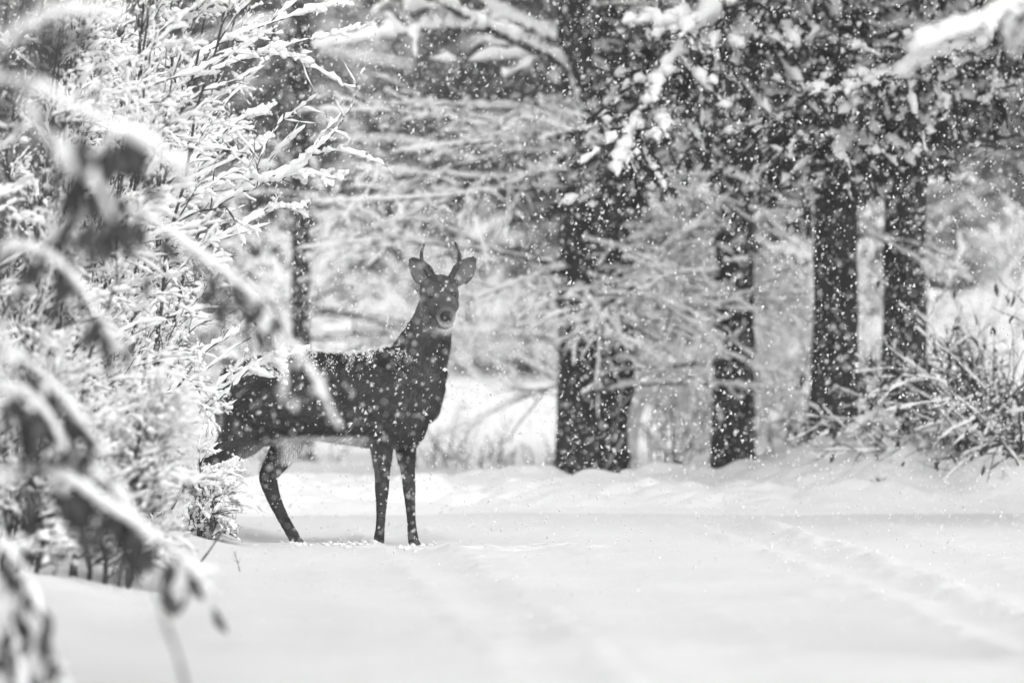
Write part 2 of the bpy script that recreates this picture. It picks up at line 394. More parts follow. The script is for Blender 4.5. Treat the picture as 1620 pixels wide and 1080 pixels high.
# ---- conifers on the right: trunk, boughs with needles and clods of snow
def bough(root, P, R, loc, dens=26, th=.035, nk=22, blade=.05):
    P = np.asarray(P)[None]; R = np.asarray(R)[None]; LN = np.linalg.norm(np.diff(P[0], axis=0), axis=1).sum()
    P2, R2 = grow(P, R, int(nk * max(1, LN / 2)), (.1, .99), (30, 65), .62 / LN, .006, N=6, gnarl=.14, sag=.45, plane=.5, tap=.4)
    P3, R3 = grow(P2, R2, 4, (.1, .98), (25, 55), .5, .003, N=5, gnarl=.15, sag=.6, plane=.3, tap=.5)
    m = MB(); m.add(*tubes(P, R, 6)); m.add(*tubes(P2, R2, 4)); m.add(*tubes(P3, R3, 3))
    b = m.build('bough', M_twig, root, origin=loc)
    # needles: thin blades in flat sprays along every twig
    g = MB()
    for PP, kk in ((P2, dens), (P3, dens)):
        B, n, _ = PP.shape
        t = rng.uniform(.05, 1, (B, kk * 2)) * (n - 1); i = np.minimum(t.astype(int), n - 2); f = (t - i)[..., None]; bi = np.arange(B)[:, None]
        p = (PP[bi, i] * (1 - f) + PP[bi, i + 1] * f).reshape(-1, 3); T = nz(PP[bi, i + 1] - PP[bi, i]).reshape(-1, 3)
        rv = nz(rng.standard_normal(p.shape)); d = nz(T * .8 + rv * .9 + np.array([0, 0, -.35]))
        wv = nz(np.cross(d, rng.standard_normal(p.shape))); L = rng.uniform(.5, 1.2, (len(p), 1)) * blade
        a = p - wv * .003; c = p + wv * .003; q1 = p + d * L * .6 + wv * .0045; q2 = p + d * L * .6 - wv * .0045; e_ = p + d * L
        V = np.stack([a, c, q1, e_, q2], 1).reshape(-1, 3); o_ = (np.arange(len(p)) * 5)[:, None]
        g.add(V, np.stack([o_[:, 0], o_[:, 0] + 1, o_[:, 0] + 2, o_[:, 0] + 4], -1), np.stack([o_[:, 0] + 4, o_[:, 0] + 2, o_[:, 0] + 3], -1), c=np.repeat(rng.uniform(.6, 1.5, len(p)), 5))
    g.build('needles', M_needle, b, kind='stuff', smooth=False, origin=loc)
    s = MB()
    s.add(*snow_on(P, R, th * 1.0, 24, 7, lump=.4, thr=.0, step=.035)); s.add(*snow_on(P2, R2, th * .55, 10, 6, lump=.7, keep=.6, thr=.1, step=.028)); s.add(*snow_on(P3, R3, th * .4, 6, 5, lump=.7, keep=.3, thr=.1))
    C = np.concatenate([P2[:, 2:].reshape(-1, 3), resample(P, 30).reshape(-1, 3)]); C = np.repeat(C, 2, 0); C = C + rng.standard_normal(C.shape) * [.03, .03, .012]; C = C[rng.random(len(C)) < .25]
    V, T = blobs(C + [0, 0, .01], rng.uniform(.25, 1.0, len(C)) ** 1.5 * th * .75, .8); s.add(V, T=T)
    s.build('snow', M_cap, b, kind='stuff', origin=loc)

BP = []
def place_bough(root, p, az, tilt, sc_):
    """the first six boughs are built, later ones copy their meshes"""
    if len(BP) < 6:
        PP, RR = limb((0, 0, 0), 0, rng.uniform(1.5, 2.0), rng.uniform(0, .3), rng.uniform(.15, .3), .022, 10)
        bough(root, PP, RR, None); b = [c for c in root.children if c.name.startswith('bough')][-1]; BP.append(b)
    else:
        src = BP[int(rng.integers(6))]; b = src.copy(); COL.objects.link(b); b.parent = root
        for ch in list(src.children):
            c = ch.copy(); COL.objects.link(c); c.parent = b
    b.location = [float(a) for a in p]; b.rotation_euler = (tilt, 0, -az); b.scale = (sc_,) * 3
CON = [(1320, 50, 72, 'dark conifer trunk left of the thickest one, its snowy boughs hanging down in front'),
       (1430, 51, 70, 'straight dark conifer trunk behind the leafy bush on the right bank'),
       (1690, 47.5, 80, 'conifer beyond the right edge whose boughs fill the top right corner'),
       (2120, 43.4, 85, 'unseen conifer added beyond the right edge to shade the bank'),  # out of view, added to cast shade on the right bank
       (2086, 40.2, 90, 'tall unseen conifer added beyond the right edge for more shade on the bank'),  # second unseen shade tree, added to darken the right bank
       (-420, 23.0, 150, 'conifer overhanging the road close to the viewer, beyond the left edge')]  # unseen tree added so its crown shades the blurred near boughs
conroots = []
for k, (px, Y, dpx, lab) in enumerate(CON):
    x = (px - 810) / FPX * Y; z = Hs(x, Y); r = dpx / FPX * Y / 2
    root = thing('conifer', lab, 'tree', (x, Y, z), 'conifers on the right bank'); conroots.append(root)
    V, Q, P, R = trunk_mb(9.5, r, r * .6, (.002, 0)); MB().add(V, Q).build('trunk', M_bark, root)
    n = 30; sz = rng.uniform(.1, 3.5, n); a = rng.uniform(math.pi * .95, math.pi * 1.6, n)
    V, T = blobs(np.stack([np.cos(a) * r * .95, np.sin(a) * r * .95, sz], -1), rng.uniform(.006, .018, n), 1.9)
    MB().add(V, T=T).build('snow', M_cap, root, kind='stuff')
    for j in range(9 if k < 3 else 4 if k < 5 else 0):                    # boughs hanging into the picture
        hz = rng.uniform(2.9, 4.6); az = math.pi + rng.uniform(-1.3, .2)
        if k == 2: az = math.pi + rng.uniform(.1, 1.7); hz = rng.uniform(2.5, 4.2)
        place_bough(root, (0, 0, hz), az, rng.uniform(-.1, .12), rng.uniform(.75, 1.1))
    for j in range(20 if k < 3 else 38):                  # the crown above
        place_bough(root, (0, 0, rng.uniform(3.4, 8.8)), rng.uniform(0, 6.28), rng.uniform(-.1, .15), rng.uniform(.8, 1.25) * (1.25 if k == 5 else 1))
def px_bough(root, pts, r, **kw):
    loc = np.array(root.location)
    bough(root, spline([at(*p) for p in pts], 12) - loc, np.linspace(r, r * .3, 12), None, **kw)
A, B_, C_, D_, E_, F_ = conroots
px_bough(A, [(1318, -60, 50), (1230, -20, 47), (1130, 20, 45.4), (1065, 90, 44.8), (1010, 190, 44.6), (985, 240, 44.5)], .022, th=.06, nk=16)
px_bough(A, [(1318, 40, 50), (1220, 60, 47), (1130, 135, 45.6), (1070, 152, 45.2), (1010, 225, 45), (985, 275, 45)], .016, th=.045, nk=8)
px_bough(A, [(1318, -20, 50), (1250, 10, 47.5), (1180, 60, 46), (1120, 70, 45.3), (1060, 120, 45)], .02, th=.05)
px_bough(A, [(1322, 20, 50), (1330, 70, 48), (1300, 130, 46.5), (1250, 180, 45.6), (1208, 205, 45.4)], .016, th=.035, nk=10)
px_bough(B_, [(1428, 20, 51), (1440, 60, 48), (1400, 130, 46), (1360, 190, 45.2), (1335, 245, 45)], .02, th=.055)
px_bough(B_, [(1428, 60, 51), (1420, 130, 48.5), (1380, 180, 47), (1300, 205, 46.2), (1255, 222, 46)], .018, th=.04)
px_bough(C_, [(1690, 20, 47.5), (1600, 50, 46), (1500, 90, 45.2), (1410, 130, 44.6), (1370, 175, 44.4)], .022, th=.055)
px_bough(C_, [(1690, 110, 47.5), (1620, 130, 46.6), (1540, 150, 46), (1460, 190, 45.6)], .02, th=.03)
# bare dead twigs low on the corner conifer
DL = [(spline([at(*p) for p in pts], 9) - np.array(C_.location), np.linspace(.011, .004, 9)) for pts in (
    [(1690, 190, 47.5), (1610, 215, 46.8), (1520, 225, 46.3), (1440, 210, 46)],
    [(1690, 230, 47.5), (1620, 235, 46.8), (1540, 232, 46.4), (1470, 238, 46)])]
for P, R in DL:
    P = P[None]; R = R[None]; P2, R2 = grow(P, R, 12, (.1, .98), (25, 50), .5, .004, N=7, gnarl=.12, sag=-.2, plane=.4)
    b = MB().add(*tubes(P, R, 5)).add(*tubes(P2, R2, 4)).build('dead_branch', M_twig, C_)
    MB().add(*snow_on(P2, R2, .006, 8, 4, keep=.4)).build('snow', M_cap, b, kind='stuff')

# ---- foreground bough, far out of focus, top right
x = (1760 - 810) / FPX * 27
fb = thing('tree', 'near tree whose blurred snow-laden bough enters the top right corner', 'tree', (x, 27, Hs(x, 27)))
V, Q, P, R = trunk_mb(6.5, .1, .07); MB().add(V, Q).build('trunk', M_bark, fb)
loc = np.array(fb.location)
LB = [(spline([at(*p) for p in pts], 12) - loc, np.linspace(.016, .006, 12)) for pts in (
    [(1760, -60, 27), (1680, -20, 27), (1600, 10, 27), (1540, 45, 27), (1480, 66, 27), (1445, 85, 27)],
    [(1640, 0, 27), (1610, 40, 27.2), (1600, 80, 27.3)])]
branch_parts(fb, LB, .027, 7, 2, lenf2=.22, rad2=.006, cap_n=10)

# ------------------------------------------------------------------ far woods
def far_proto(kind, seed):
    h = {0: 8.5, 1: 6.5, 2: 9.5}[kind]; r = {0: .11, 1: .06, 2: .16}[kind]
    V, Q, P, R = trunk_mb(h, r, r * .4, (rng.uniform(-.02, .02), 0), S=8, n=14, wob=.15, rough=.03)
    m = MB().add(V, Q); s = MB()
    Lm = []
    nl = {0: 26, 1: 30, 2: 40}[kind]
    for k in range(nl):
        hz = rng.uniform(.5, h * .95) if k > nl // 3 else rng.uniform(.3, 4.5)
        p0 = np.array([np.interp(hz, P[:, 2], P[:, 0]), np.interp(hz, P[:, 2], P[:, 1]), hz])
        L = rng.uniform(1.1, 2.2) * (1 - .5 * hz / h)
        Lm.append(limb(p0, rng.uniform(0, 6.28), L, rng.uniform(-.2, .5) if kind != 2 else rng.uniform(-.35, .0), rng.uniform(.1, .4), .02, 6, .15))
    P1 = np.array([l[0] for l in Lm]); R1 = np.array([l[1] for l in Lm])
    P2, R2 = grow(P1, R1, 7, (.15, .98), (30, 65), .5, .01, N=5, gnarl=.15, sag=.2, plane=.4)
    m.add(*tubes(P1, R1, 4)); m.add(*tubes(P2, R2, 3))
    s.add(*snow_on(P1, R1, .03, 8, 5, keep=.4)); s.add(*snow_on(P2, R2, .02, 6, 4, keep=.5 if kind == 2 else .3))
    if kind == 2:
        B = len(P2); q = P2[:, 1:].reshape(-1, 3); q = np.repeat(q, 4, 0) + rng.standard_normal((len(q) * 4, 3)) * .07
        d = nz(rng.standard_normal(q.shape) + [0, 0, -.6]); wv = nz(np.cross(d, rng.standard_normal(q.shape)))
        V = np.stack([q - wv * .04, q + wv * .04, q + d * .22], 1).reshape(-1, 3)
        g = MB().add(V, T=np.arange(len(V)).reshape(-1, 3), c=np.repeat(rng.uniform(.7, 1.5, len(q)), 3))
    root = thing('far_tree', '', 'tree', (0, 0, 0))
    b = m.build('trunk', M_far, root); s.build('snow', M_cap, b, kind='stuff')
    if kind == 2: g.build('foliage', M_needle, root, kind='stuff', smooth=False)
    return root
protos = [(0, far_proto(0, 1)), (1, far_proto(1, 2)), (2, far_proto(2, 3)), (0, far_proto(0, 4)), (1, far_proto(1, 5)), (2, far_proto(2, 6))]
usedp = set()
spots = []
for row, (Y0, Y1, n) in enumerate(((97, 106, 22), (106, 120, 26), (120, 142, 30))):
    wd = Y1 * .064
    for k in range(n):
        spots.append((-wd + 2 * wd * (k + rng.uniform(.1, .9)) / n, rng.uniform(Y0, Y1), row))
for x, Y, row in spots:
    i = int(rng.choice([0, 1, 2, 3, 4, 5], p=[.17, .2, .13, .17, .2, .13])); kind, pr = protos[i]
    lo = (x, Y, Hs(x, Y)); rz = rng.uniform(0, 6.28); sc_ = rng.uniform(.8, 1.2)
    q = 810 + x / Y * FPX
    where = next(w_ for lim, w_ in ((440, 'left of the slim trunk, behind the shrubs'), (600, 'between the slim trunk and the deer'), (760, 'behind the head of the deer'), (880, 'between the deer and the twin trunks'),
                                     (1010, 'behind the twin trunks'), (1200, 'behind the single thick trunk'), (1380, 'behind the left conifer trunk'), (9999, 'behind the bush at far right')) if q < lim)
    kn = {0: ('blurred grey bare tree', 'bare trees'), 1: ('blurred thin snowy sapling', 'saplings'), 2: ('blurred dark evergreen', 'evergreens')}[kind]
    lab, grp = '%s in the far wood, %s' % (kn[0], where), '%s of the far wood %s' % (kn[1], where)
    if i in usedp: dup(pr, lo, rz, sc_, lab, grp)
    else:
        usedp.add(i); pr.location = [float(a) for a in lo]; pr.rotation_euler = (0, 0, rz); pr.scale = (sc_,) * 3
        pr['label'] = lab; pr['group'] = grp
# mass of trees behind, and snowy thicket at the wood's edge
m = MB(); s = MB()
for row, (Y0, n, hh) in enumerate(((148, 34, 11), (165, 38, 12))):
    for k in range(n):
        x = -24 + 48 * (k + rng.random()) / n; Y = Y0 + rng.uniform(-5, 5); z = Hs(x, Y)
        V, Q, P, R = trunk_mb(hh * rng.uniform(.8, 1.1), .14, .05, (rng.uniform(-.03, .03), 0), S=5, n=6, wob=.2, rough=0)
        m.add(V + [x, Y, z], Q)
        L1 = [limb((0, 0, hz), rng.uniform(0, 6.28), rng.uniform(1.2, 2.8), rng.uniform(-.3, .4), .3, .05, 5, .2) for hz in np.linspace(.4, hh * .9, 20)]
        P1 = np.array([l[0] for l in L1]) + [x, Y, z]; R1 = np.array([l[1] for l in L1])
        P2, R2 = grow(P1, R1, 5, (.2, 1), (30, 70), .6, .03, N=4, gnarl=.2, plane=.2)
        m.add(*tubes(P1, R1, 3)); m.add(*tubes(P2, R2, 3)); s.add(*snow_on(P1, R1, .04, 5, 4, keep=.4)); s.add(*snow_on(P2, R2, .03, 4, 4, keep=.2))
m.build('distant_woods', M_far, kind='stuff'); s.build('distant_snow', M_cap, kind='stuff')
m = MB(); s = MB()
n = 170; X = rng.uniform(-11, 11, n); Yv = rng.uniform(92, 112, n); Z = H(X, Yv)
for k in range(n):
    st = np.array([limb((0, 0, 0), rng.uniform(0, 6.28), rng.uniform(.6, 1.8), rng.uniform(.6, 1.4), .15, .012, 5, .2)[0] for _ in range(5)]) + [X[k], Yv[k], Z[k] - .05]
    R1 = np.tile(np.linspace(.014, .005, 5), (5, 1)); P2, R2 = grow(st, R1, 5, (.2, 1), (30, 70), .5, .007, N=4, gnarl=.2, sag=.2)
    m.add(*tubes(st, R1, 3)); m.add(*tubes(P2, R2, 3)); s.add(*snow_on(st, R1, .025, 5, 4, keep=.7)); s.add(*snow_on(P2, R2, .022, 4, 4, keep=.7))
m.build('distant_thicket', M_far, kind='stuff'); s.build('thicket_snow', M_cap, kind='stuff')

# ------------------------------------------------------------------ saplings and low growth behind the bank
def shrub(name, label, cat, x, y, n, h, spread, k2, k3, th, group=None, lean=(0, 0, 0), r=.008, el=(.7, 1.35), az=None, sag=.25, lenf=.5, keep=.95, matb=None, leaves=0, z=None, rad2=.0045, rad3=.003, lenf3=.42, cap=7, minlen=.06, bow=.25, cover=.85):
    z0 = Hs(x, y) if z is None else z
    root = thing(name, label, cat, (x, y, z0), group)
    lp = []
    for k in range(n):
        a = rng.uniform(0, 6.28) if az is None else rng.uniform(*az)
        p0 = (rng.uniform(-spread, spread), rng.uniform(-spread, spread), -.08)
        P, R = limb(p0, a, h * rng.uniform(.65, 1.1), rng.uniform(*el), bow * rng.uniform(.4, 1.3), r * rng.uniform(.7, 1.2), 12, .12)
        P = P[None]; R = R[None]
        P2, R2 = grow(P, R, k2, (.12, .99), (28, 60), lenf, rad2, N=8, gnarl=.16, sag=sag, bias=lean, plane=.2, tap=.6)
        m = MB().add(*tubes(P, R, 6)).add(*tubes(P2, R2, 4)); s = MB().add(*snow_on(P, R, th * 1.0, 16, 6, lump=.6, step=.04)).add(*snow_on(P2, R2, th, cap + 3, 6, lump=.6, keep=keep, step=.024, cover=cover))
        lp.append(P2)
        if k3:
            P3, R3 = grow(P2, R2, k3, (.1, .9), (25, 55), lenf3, rad3, N=6, gnarl=.22, sag=sag * .8, bias=np.asarray(lean) * .6, plane=.3, tap=.6, minlen=minlen)
            m.add(*tubes(P3, R3, 3)); s.add(*snow_on(P3, R3, th * .75, cap, 4, lump=.9, keep=keep, cover=cover)); lp.append(P3)
        b = m.build('stem', matb or M_twig, root); s.build('snow', M_cap, b, kind='stuff')
    return root, lp

LEAF = None
def leaf_mesh():
    """curled hanging dead leaf, stalk at the origin, blade pointing down"""
    global LEAF
    if LEAF: return LEAF
    V = []; n = 6
    for i in range(n):
        t = i / (n - 1); wd = .42 * math.sin(math.pi * min(1, t * .95 + .03)) ** .8 * (1 - .25 * t)
        for j, u in enumerate((-1, 0, 1)):
            V.append((u * wd * .55, .22 * math.cos(u * 1.2) * wd + .10 * math.sin(t * 3), -t))
    Q = [(i * 3 + j, i * 3 + j + 1, i * 3 + j + 4, i * 3 + j + 3) for i in range(n - 1) for j in range(2)]
    V = np.array(V); V2 = V + [0, .012, 0]
    Q2 = [tuple(a + len(V) for a in q[::-1]) for q in Q]
    m = MB().add(np.concatenate([V, V2]), Q + Q2)
    m.add(*tubes(np.array([[(0, 0, 0), (.02, 0, .15), (0, 0, .3)]]), np.array([[.015, .015, .015]]), 3))
    LEAF = m.mesh('leaf', M_leaf); return LEAF

def hang_leaves(root, pts, size, n):
    pts = np.asarray(pts)
    for k in range(n):
        p = pts[int(rng.integers(len(pts)))]
        o = bpy.data.objects.new('leaf', leaf_mesh()); COL.objects.link(o); o.parent = root
        sz = size * rng.uniform(.6, 1.25)
        o.scale = (sz * rng.uniform(.8, 1.2), sz, sz); o.rotation_euler = (rng.uniform(-.5, .5), rng.uniform(-.5, .5), rng.uniform(0, 6.28))
        o.location = [float(a) for a in p + np.array([0, 0, -.3 * sz])]

for px, Y, h, n, lab in ((1050, 55, 1.5, 7, 'bushy snowy sapling standing right behind the bent white sapling'), (1110, 57, 1.9, 7, 'bushy snowy sapling between the bent white sapling and the single thick trunk'), (1245, 55, 1.7, 7, 'bushy snowy sapling filling the gap left of the conifers'), (1085, 53, 1.3, 4, 'young snowy sapling right of the twin trunks'), (1240, 53, 1.2, 4, 'young snowy sapling between the thick trunk and the conifers'),
                         (1045, 54, 2.2, 3, 'tall thin snowy sapling close to the right of the twin trunks'),
                         (1200, 56, 2.6, 4, 'tall snowy sapling just behind the single thick trunk'), (560, 84, 2.0, 5, 'snowy shrub out in the field above the back of the deer'),
                         (790, 99, 2.2, 6, 'snowy shrub at the far side of the field right of the head of the deer'), (1370, 58, 2.4, 4, 'snowy sapling seen between the two conifer trunks'),
                         (1530, 57, 1.9, 4, 'tall snowy sapling behind the leafy bush on the right'), (1610, 60, 2.2, 4, 'tall snowy shrub at the right edge behind the bush'),
                         (430, 62, 2.6, 6, 'snowy sapling left of the slim trunk behind the deer'), (640, 88, 2.6, 7, 'snowy shrub behind the neck of the deer at the far side of the field')):
    x = (px - 810) / FPX * Y
    shrub('sapling', lab, 'sapling', x, Y, n, h, .12, 9, 4, .015 * Y / 52, 'snowy saplings behind the bank', r=.009, el=(.8, 1.45), lenf=.55, cap=6)
for px, Y, h, lab in ((735, 55, .42, 'dark dry weeds in the snow right of the front legs of the deer'), (695, 54, .35, 'dry weeds close behind the front legs of the deer'), (830, 53, .32, 'small dry weeds left of the twin trunks'),
                      (470, 56, .3, 'dry weeds seen under the belly of the deer'), (1275, 51, .3, 'dry weeds at the foot of the conifers'), (375, 50, .45, 'dry weeds behind the hind leg of the deer')):
    x = (px - 810) / FPX * Y
    root = thing('weed_clump', lab, 'weeds', (x, Y, Hs(x, Y)), 'dry weeds in the clearing')
    L1 = [limb((rng.uniform(-.25, .25), rng.uniform(-.2, .2), -.05), rng.uniform(0, 6.28), h * rng.uniform(.6, 1.2), rng.uniform(.8, 1.5), .2, .006, 6, .15) for _ in range(16)]
    P1 = np.array([l[0] for l in L1]); R1 = np.array([l[1] for l in L1]); P2, R2 = grow(P1, R1, 6, (.3, 1), (20, 60), .4, .006, N=4)
    MB().add(*tubes(P1, R1, 4)).add(*tubes(P2, R2, 3)).build('stems', M_weed, root, kind='stuff')
    MB().add(*snow_on(P2, R2, .012, 5, 4, keep=.35)).build('snow', M_cap, root, kind='stuff')
# sapling bowed right over by its load of snow
x = at(1005, 745, 52.5)
bs = thing('bent_sapling', 'white sapling bent over under snow right of the twin trunks', 'sapling', (x[0], 52, Hs(x[0], 52)))
loc = np.array(bs.location)
P = spline([at(1006, 760, 52), at(1003, 700, 52), at(1008, 650, 51.9), at(1030, 618, 51.8), at(1062, 600, 51.7), at(1085, 612, 51.6)], 14) - loc
R = np.linspace(.014, .006, 14)
b = MB().add(*tubes(P[None], R[None], 6)).build('stem', M_twig, bs)
r = np.array([.02, .03, .033, .03, .035, .04, .05, .05, .05, .055, .06, .05, .035, .01]) ; Pc = P + np.array([-.005, -.02, .015])
MB().add(*tubes(Pc[None], r[None], 8, jit=.1)).build('snow', M_cap, b)

# bushes with dead leaves on the right bank
for px, Y, h, n, lab, nlv in ((1600, 45.6, 1.35, 17, 'dark leafy bush at the right edge on top of the shaded bank', 260),
                              (1470, 46.6, .8, 9, 'low twiggy bush on the shaded bank below the conifer trunk', 130),
                              (1690, 45.2, 1.6, 9, 'big leafy bush half outside the right edge above the bank', 180)):
    x = (px - 810) / FPX * Y
    root, lp = shrub('bush', lab, 'bush', x, Y, n, h, .28, 15, 5, .009, 'bushes on the right bank', r=.009, el=(.35, 1.3), lenf=.55, keep=.22, rad2=.0055, rad3=.004)
    pts = np.concatenate([p[:, -3:].reshape(-1, 3) for p in lp]); pts = pts[pts[:, 2] > .05]
    hang_leaves(root, pts, .06, nlv)
# snow-loaded arching twig at the left end of the bush
x = (1385 - 810) / FPX * 45.8
sp = thing('bush', 'little snow-capped bush on the crest of the shaded bank', 'bush', (x, 45.8, Hs(x, 45.8)))
loc = np.array(sp.location); LL = []
for pts in ([(1410, 730, 45.8), (1405, 680, 45.8), (1385, 655, 45.7), (1360, 672, 45.6), (1352, 695, 45.6)], [(1412, 730, 45.8), (1425, 690, 45.8), (1410, 668, 45.8), (1380, 668, 45.7)],
            [(1415, 735, 45.8), (1440, 690, 45.7), (1480, 680, 45.5), (1530, 690, 45.4)], [(1415, 740, 45.8), (1395, 700, 45.7), (1375, 690, 45.7)]):
    LL.append((spline([at(*p) for p in pts], 10) - loc, np.linspace(.008, .004, 10)))
branch_parts(sp, LL, .026, 5, 2, lenf2=.3)
x = (1391 - 810) / FPX * 44.6
gt = thing('weed_clump', 'tiny dark tuft sticking out of the face of the shaded bank', 'weeds', (x, 44.6, Hs(x, 44.6)), 'dry weeds in the clearing')
L1 = [limb((0, 0, -.02), rng.uniform(0, 6.28), .07, rng.uniform(.5, 1.3), .2, .004, 5, .2) for _ in range(8)]
MB().add(*tubes(np.array([l[0] for l in L1]), np.array([l[1] for l in L1]), 3)).build('stems', M_twig, gt, kind='stuff')

# ------------------------------------------------------------------ deer
DY = 39.0
def D(px, py, y=0.0): return np.array([(px - 540) / 346.0, y, (866 - py) / 346.0])
def loft(mb, secs, S=24, p=2.3, axis_fix=None):
    """secs: centre, half size across (in the side view), half size in depth; closed ends"""
    C = np.array([s[0] for s in secs]); ra = np.array([s[1] for s in secs]); rb = np.array([s[2] for s in secs])
    n = len(C) * 4; i = np.linspace(0, len(C) - 1, n)
    Cs = spline(C, n); ra = np.interp(i, np.arange(len(C)), ra); rb = np.interp(i, np.arange(len(C)), rb)
    ra = np.convolve(np.pad(ra, 2, 'edge'), [.1, .2, .4, .2, .1], 'valid'); rb = np.convolve(np.pad(rb, 2, 'edge'), [.1, .2, .4, .2, .1], 'valid')
    T = nz(np.gradient(Cs, axis=0)); dep = np.array([0, 1., 0]) if axis_fix is None else np.asarray(axis_fix, float)
    b = nz(dep - (T @ dep)[:, None] * T); a = np.cross(b, T)
    th = np.arange(S) * 2 * math.pi / S; ca, sa = np.cos(th), np.sin(th)
    ca = np.sign(ca) * np.abs(ca) ** (2 / p); sa = np.sign(sa) * np.abs(sa) ** (2 / p)
    V = Cs[:, None] + ra[:, None, None] * ca[None, :, None] * a[:, None] + rb[:, None, None] * sa[None, :, None] * b[:, None]
    k = np.arange(S); Q = np.concatenate([np.stack([r_ * S + k, r_ * S + (k + 1) % S, (r_ + 1) * S + (k + 1) % S, (r_ + 1) * S + k], -1) for r_ in range(n - 1)])
    V = np.concatenate([V.reshape(-1, 3), [Cs[0] , Cs[-1]]]); e0, e1 = n * S, n * S + 1
    T_ = np.concatenate([np.stack([np.full(S, e0), (k + 1) % S, k], -1), np.stack([np.full(S, e1), (n - 1) * S + k, (n - 1) * S + (k + 1) % S], -1)])
    mb.add(V, Q, T_)

deer = thing('deer', 'young spike-antlered buck standing side on in the snow, looking at the viewer', 'deer', (((540 - 810) / FPX * DY), DY, 0.0))
dz = Hs(deer.location[0] + .2, DY); deer.location.z = dz - .02
bm_ = MB()
tors = [(352, 612, 655, .03), (358, 596, 672, .075), (370, 580, 690, .115), (395, 567, 703, .15), (430, 558, 700, .165), (470, 554, 690, .168), (510, 556, 694, .178), (550, 559, 699, .186),
        (590, 554, 705, .18), (625, 546, 706, .165), (655, 548, 698, .145), (678, 565, 684, .112), (692, 592, 668, .075), (699, 612, 652, .035)]
loft(bm_, [(D(x, (t + b) / 2), (b - t) / 2 / 346, h) for x, t, b, h in tors], 32, 2.25)
loft(bm_, [(D(632, 615), .14, .10), (D(652, 590), .145, .105), (D(664, 562), .132, .092), (D(676, 532, -.01), .112, .078), (D(685, 505, -.02), .092, .068), (D(690, 480, -.02), .083, .066), (D(692, 462, -.02), .06, .06)], 24, 2.1)
# head pointing at the viewer, a little down
def head_sec(px, py, y, hw, hh): return (D(px, py, y), hw, hh)
hs = [head_sec(691, 462, .07, .045, .045), head_sec(692, 458, .03, .075, .07), head_sec(694, 459, -.03, .088, .078), head_sec(697, 466, -.09, .086, .076), head_sec(701, 477, -.15, .066, .066),
      head_sec(704, 488, -.205, .050, .054), head_sec(706.5, 497, -.255, .043, .047), head_sec(707.5, 500, -.285, .036, .036), head_sec(707.5, 501, -.30, .02, .02)]
loft(bm_, [(c, b, a) for c, a, b in hs], 24, 2.2, axis_fix=(1, 0, 0))
# jaw and throat
loft(bm_, [(D(694, 487, 0), .06, .062), (D(699, 500, -.09), .05, .05), (D(704, 506, -.18), .032, .036), (D(707, 508, -.25), .022, .028), (D(707.5, 508, -.275), .012, .018)], 16, 2, axis_fix=(1, 0, 0))
for sx in (-1, 1):                              # brow ridges and cheeks
    loft(bm_, [(D(696 + sx * 16, 457, -.05), .02, .016), (D(698 + sx * 19, 459, -.085), .024, .018), (D(700 + sx * 15, 463, -.12), .016, .013)], 12, 2)
    loft(bm_, [(D(695 + sx * 17, 475, -.02), .04, .03), (D(698 + sx * 16, 482, -.08), .036, .026), (D(702 + sx * 10, 488, -.14), .02, .018)], 12, 2)
def leg(secs, y, hoof):
    loft(bm_, [(D(a, b, y + (dy if dy else 0)), r / 346, r / 346 * k) for a, b, r, k, dy in secs], 16, 2.1)
# near fore, far fore, far hind, near hind
leg([(618, 640, 30, .9, .03), (610, 672, 28, .7, .01), (605, 700, 18.5, .8, 0), (605, 725, 14.5, .85, 0), (605, 752, 11.5, .9, 0), (604.5, 773, 11, .95, 0), (604, 788, 9, .95, 0), (603, 815, 7, 1, 0), (601.5, 835, 7.3, 1, 0), (600, 848, 8.6, 1, 0), (599, 858, 8, 1, 0)], -.085, 0)
leg([(655, 640, 28, .9, -.03), (649, 675, 26, .7, -.01), (642, 700, 17, .8, 0), (643, 725, 13.5, .85, 0), (645.5, 752, 10.5, .9, 0), (647, 772, 10, .95, 0), (648, 788, 8.4, .95, 0), (650, 815, 6.8, 1, 0), (651.5, 835, 7.2, 1, 0), (653, 848, 8.6, 1, 0), (654, 858, 8, 1, 0)], .085, 0)
leg([(420, 640, 48, .5, -.04), (448, 682, 36, .6, -.02), (450, 706, 25, .7, 0), (436, 730, 18, .75, 0), (424, 750, 15, .8, 0), (426, 766, 13.5, .85, 0), (434, 790, 10.5, .95, 0), (446, 815, 9, 1, 0), (456, 833, 8.6, 1, 0), (464, 847, 9.4, 1, 0), (468, 856, 8.5, 1, 0)], .085, 0)
leg([(405, 640, 50, .5, .04), (388, 680, 38, .6, .01), (367, 703, 25, .65, 0), (346, 722, 17, .75, 0), (328, 736, 14, .8, 0), (329, 752, 12.5, .85, 0), (333, 778, 10, .95, 0), (337, 805, 9, 1, 0), (339, 828, 8.6, 1, 0), (341, 846, 9, 1, 0), (343, 856, 8, 1, 0)], -.085, 0)
loft(bm_, [(D(366, 582), .03, .03), (D(356, 605), .03, .035), (D(350, 640), .026, .035), (D(352, 672), .018, .025), (D(355, 690), .008, .012)], 12, 2)
